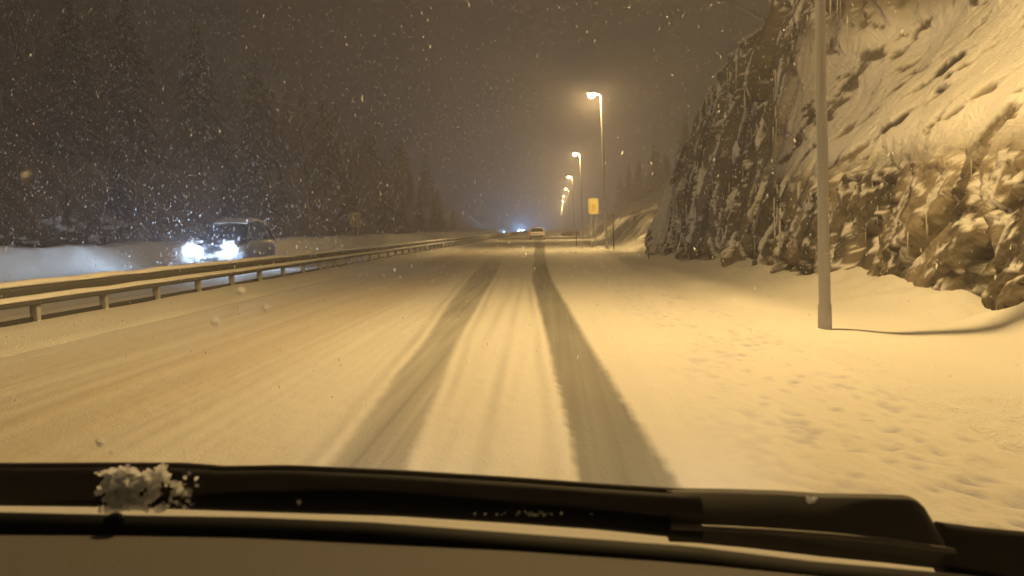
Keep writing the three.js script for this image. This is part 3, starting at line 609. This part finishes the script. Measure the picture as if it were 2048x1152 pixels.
// ---------------------------------------------------------------- the car the view looks out of
{
  const car = thing('car', new THREE.Vector3());
  tag(car, 'car the view looks out of, its brown dashboard and black wipers along the bottom', 'car');
  const band = (top, bot, dTop, dBot, thick) => {   // a bar that follows two edge lines, with a rounded section
    const n = 40, x0 = top[0][0], x1 = top[top.length - 1][0], rings = [];
    for (let k = 0; k <= n; k++) {
      const x = lerp(x0, x1, k / n), a = tab(top, x), b = tab(bot, x), c = (a + b) / 2, h = (a - b) / 2, ring = [];
      for (let i = 0; i < 12; i++) { const t = (i / 12) * Math.PI * 2, s = Math.sin(t), q = Math.sign(s) * Math.pow(Math.abs(s), 0.6); ring.push(new THREE.Vector3(x, c + h * q, -(lerp(dBot, dTop, (q + 1) / 2) + thick * Math.cos(t)))); }
      rings.push(ring);
    }
    return sweep(rings);
  };
  const sealTop = [[-0.75, 1.124], [-0.521, 1.12], [-0.395, 1.115], [-0.268, 1.111], [-0.142, 1.104], [-0.003, 1.091], [0.182, 1.074], [0.301, 1.057], [0.428, 1.044], [0.517, 1.033], [0.75, 1.0]];
  const sealBot = [[-0.75, 1.114], [-0.51, 1.108], [-0.387, 1.105], [-0.263, 1.101], [-0.139, 1.093], [-0.004, 1.084], [0.178, 1.068], [0.294, 1.054], [0.419, 1.04], [0.506, 1.028], [0.75, 0.996]];
  const cowlTop = sealTop.map(([x, y]) => [x, y]), cowlBot = sealBot.map(([x, y]) => [x, y - 0.006]);
  part('windscreen_seal', band(cowlTop, cowlBot, 0.88, 0.865, 0.012), M.blackPlastic, car);
  // bonnet: pale lacquer, its rear edge shows as a thin strip between seal and wipers
  part('bonnet', grid(41, 14, (i, j) => {
    const x = lerp(-0.78, 0.78, i / 40), f = j / 13, y0 = tab(sealTop, x) - 0.052, z = lerp(0.93, 2.1, f), y = y0 - (0.155 + 0.11 * clamp(0.4 - x, 0, 1.2) * 0.5) * f - 0.1 * f * f * f;
    return [x, y, -z, 0, 0, 0, x, z];
  }, false), new THREE.MeshPhysicalMaterial({ color: new THREE.Color().setRGB(0.8, 0.78, 0.75), roughness: 0.9, side: THREE.DoubleSide }), car);
  // wipers
  const wTop = [[-0.75, 1.138], [-0.589, 1.134], [-0.475, 1.133], [-0.367, 1.131], [-0.361, 1.127], [-0.263, 1.127], [-0.131, 1.119], [-0.003, 1.109], [0.098, 1.1], [0.213, 1.091]];
  const wBot = [[-0.75, 1.096], [-0.592, 1.091], [-0.477, 1.088], [-0.369, 1.083], [-0.265, 1.078], [-0.133, 1.072], [-0.004, 1.062], [0.097, 1.053], [0.213, 1.039]];
  const w1 = part('wiper', band(wTop, wBot, 1.0, 1.0, 0.016), M.blackPlastic, car);
  part('wiper_rubber', band(wTop.map(([x, y]) => [x, y + 0.001]), wTop.map(([x, y]) => [x, y - 0.014]), 1.02, 1.02, 0.006), std(0.03, 0.026, 0.02, 0.8), w1);
  // second blade with its spoiler lip, overlapping the first
  const bTop = [[0.176, 1.094], [0.246, 1.092], [0.311, 1.089], [0.358, 1.085], [0.428, 1.083], [0.462, 1.081], [0.476, 1.072], [0.488, 1.05], [0.492, 1.035]];
  const bLip = [[0.176, 1.066], [0.207, 1.065], [0.27, 1.061], [0.351, 1.054], [0.421, 1.046], [0.492, 1.034]];
  const bBot = [[0.176, 1.04], [0.207, 1.038], [0.27, 1.031], [0.351, 1.02], [0.421, 1.012], [0.492, 1.003]];
  const xs = []; for (let k = 0; k <= 36; k++) xs.push(lerp(0.176, 0.492, k / 36));
  const w2 = part('wiper', sweep(xs.map((x) => { const t = tab(bTop, x), l = Math.min(tab(bLip, x), t - 0.002), b = tab(bBot, x); return [[t, 1.022], [t - 0.002, 1.008], [lerp(t, l, 0.5), 0.992], [l + 0.001, 0.972], [l - 0.004, 0.975], [lerp(l, b, 0.5), 0.99], [b, 0.992], [b, 1.01], [lerp(l, b, 0.4), 1.02]].map(([y, d]) => new THREE.Vector3(x, y, -d)); })), std(0.035, 0.03, 0.024, 0.7), car);
  part('lip_highlight', band(bLip.map(([x, y]) => [x, y + 0.0015]), bLip.map(([x, y]) => [x, y - 0.004]), 0.971, 0.97, 0.003), std(0.25, 0.22, 0.17, 0.5), w2);  // paler strip: the highlight along the lip is put into its colour
  part('wiper_arm', band([[0.488, 1.056], [0.535, 1.049], [0.588, 1.043], [0.85, 1.01]], [[0.488, 0.993], [0.537, 0.987], [0.588, 0.98], [0.85, 0.95]], 1.0, 1.0, 0.02), M.blackPlastic, car);
  const nub = part('washer_nozzle', lump(0.008, 2, 0.2, 1.3, 0.8, 1, 3), M.blackPlastic, car); nub.position.set(-0.4, 1.116, -0.868);
  // dashboard
  const dashBump = noiseTexture(256, seamless((a, b, c, d) => 0.5 + 0.5 * N(a * 20 + c * 3, b * 20, d * 20 + c * 17))); dashBump.repeat.set(8, 8);
  part('dashboard', grid(41, 16, (i, j) => {
    const x = lerp(-0.78, 0.78, i / 40), f = j / 15, z = lerp(0.885, 0.3, f), y = tab(sealBot, x) - 0.004 + 0.012 * Math.sin(f * Math.PI) - 0.05 * ss(0.55, 1, f);
    return [x, y, -z, 0, 0, 0, x, z];
  }, false), std(0.165, 0.155, 0.15, 0.8, { bumpMap: dashBump, bumpScale: 0.0008, side: THREE.DoubleSide }), car);
  // windscreen pane, raked and bowed
  const pane = new THREE.MeshPhysicalMaterial({ color: 0xffffff, roughness: 0, transmission: 1, thickness: 0, ior: 1.5, specularIntensity: 0.4 });
  const wsPoint = (x, f) => { const y0 = tab(sealTop, x) + 0.001; return new THREE.Vector3(x, lerp(y0, 1.64, f), -(lerp(0.885, 0.13, f) - 0.09 * x * x + 0.03 * Math.sin(f * Math.PI))); };
  part('windscreen', grid(31, 17, (i, j) => { const p = wsPoint(lerp(-0.78, 0.78, i / 30), j / 16); return [p.x, p.y, p.z, 0, 0, 0, i, j]; }, false), pane, car);
  // the shell that shades the inside: roof, pillars, sides, nose
  const trim = std(0.05, 0.048, 0.045, 0.9), paint = std(0.5, 0.49, 0.47, 0.4);
  part('roof', boxAt(1.6, 0.05, 2.3, 0, 1.68, 1.05, 0.02), trim, car);
  for (const s of [-1, 1]) {
    part('pillar', tube([new THREE.Vector3(s * 0.8, 1.02, -0.86), new THREE.Vector3(s * 0.79, 1.36, -0.48), new THREE.Vector3(s * 0.77, 1.66, -0.1)], 0.04, 0.04, 8), trim, car);
    part('door', boxAt(0.06, 0.7, 2.4, s * 0.84, 0.68, 0.35, 0.02), paint, car);
    part('fender', boxAt(0.1, 0.42, 1.2, s * 0.84, 0.5, -1.48, 0.04), paint, car);
    const h = part('headlight', new THREE.SphereGeometry(0.1, 12, 8).scale(1.2, 0.7, 0.5), M.warmGlow, car); h.position.set(s * 0.66, 0.5, -2.17);
    const l = new THREE.SpotLight(new THREE.Color().setRGB(1, 0.9, 0.78), HEAD_CD, 0, 0.36, 1, 2); l.name = 'own_headlight_beam'; l.position.set(s * 0.66, 0.5, -2.26); l.target.position.set(s * 1.0 + 0.8, 0.1, -18); l.castShadow = true; l.shadow.radius = 3; scene.add(l, l.target);
  }
  part('rear_shade_panel', boxAt(1.7, 1.3, 0.08, 0, 1.0, 2.24, 0.03), trim, car);  // unseen rear panel, added to block the lamp behind the viewer
  part('bumper', boxAt(1.66, 0.4, 0.14, 0, 0.38, -2.08, 0.05), paint, car);
  // snow caught on the wiper, specks and drops on the glass
  seed = 77;
  const clump = [];
  for (let k = 0; k < 1500; k++) {
    const x = lerp(-0.464, -0.354, Math.pow(rnd(), 1.4)), y = lerp(1.092, 1.141, rnd()), dens = 1 - ss(-0.42, -0.345, x);
    if (N(x * 75, y * 75, 3) + 0.5 * N(x * 160, y * 160, 5) < -0.12 + 0.3 * (1 - dens) || y > 1.131 + 0.012 * N(x * 60, 8) + 0.006 * dens) continue;
    const r = (0.0012 + 0.0055 * Math.pow(rnd(), 2)) * (0.38 + 0.7 * dens), g = plate(r, 6), p = g.attributes.position;
    for (let i = 0; i < p.count; i++) p.setXYZ(i, p.getX(i) * rr(0.7, 1.2), p.getY(i) * rr(0.7, 1.2), rr(-0.3, 0.3) * r);
    g.computeVertexNormals();
    clump.push(g.rotateX(rr(-0.9, 0.9)).rotateY(rr(-0.9, 0.9)).translate(x, y, -0.972 + rr(-0.01, 0.004)));
  }
  const sc = part('snow_clump', merged(clump), M.crystal); tag(sc, 'clump of frozen snow stuck on the left part of the black wiper', 'snow clump');
  [[0.022, 1.079, 0.07, 26, 'row of small frozen specks on the black wiper near the middle of the picture'], [0.336, 1.089, 0.018, 16, 'small pale lump of snow on top of the right-hand wiper blade'], [-0.243, 1.098, 0.004, 6, 'tiny frozen speck on the black wiper right of the snow clump']].forEach(([x, y, w, n, label], q) => {
    const l = []; for (let k = 0; k < n; k++) l.push(plate(rr(0.0012, 0.003), 6).rotateX(rr(-0.8, 0.8)).rotateY(rr(-0.8, 0.8)).translate(x + rr(-w, w) * (q === 0 && k % 3 === 0 ? 1 : 0.3), y + rr(-0.0022, 0.0022) - (q === 0 ? 0.09 * 0 : 0), q === 1 ? -0.986 : -0.979));
    const o = part('ice_speck', merged(l), M.crystal); o.name = numbered('ice_speck'); tag(o, label, 'ice speck');
  });
  const eye = camera.position, onGlass = (dx, dy) => { let lo = 0, hi = 1; for (let k = 0; k < 40; k++) { const f = (lo + hi) / 2; let x = 0; const z0 = wsPoint(0, f); x = dx * -z0.z; const p = wsPoint(x, f); if ((p.y - eye.y) / -p.z > dy) hi = f; else lo = f; if (k === 39) return p; } };
  [[-0.469, -0.243, 0.0036, 'white ice speck on the windscreen above the clump of frozen snow, the larger of two'], [-0.457, -0.256, 0.0022, 'small white ice speck on the windscreen touching the top of the frozen snow clump'], [-0.337, -0.107, 0.0028, 'white ice speck on the windscreen over the left lane, below the guardrail'], [-0.307, -0.073, 0.0026, 'bluish ice speck on the windscreen below the headlights of the oncoming car'], [-0.279, -0.093, 0.0022, 'faint ice speck on the windscreen over the left lane, right of the oncoming car'], [-0.539, 0.058, 0.0028, 'pale round water drop on the windscreen in the dark at the left edge']].forEach(([dx, dy, r, label], k) => {
    const p = onGlass(dx, dy), wet = k === 5, m = part('water_drop', wet ? lump(r, 3, 0.08, 1, 1, 0.6, k) : new THREE.SphereGeometry(r, 12, 6, 0, Math.PI * 2, 0, Math.PI / 2).rotateX(-Math.PI / 2), wet ? M.water : M.crystal); m.name = numbered(wet ? 'water_drop' : 'ice_speck'); m.position.copy(p).add(new THREE.Vector3(0, 0.0035, -0.0035)); tag(m, label, wet ? 'water drop' : 'ice speck');
  });
}

renderer.render(scene, camera);
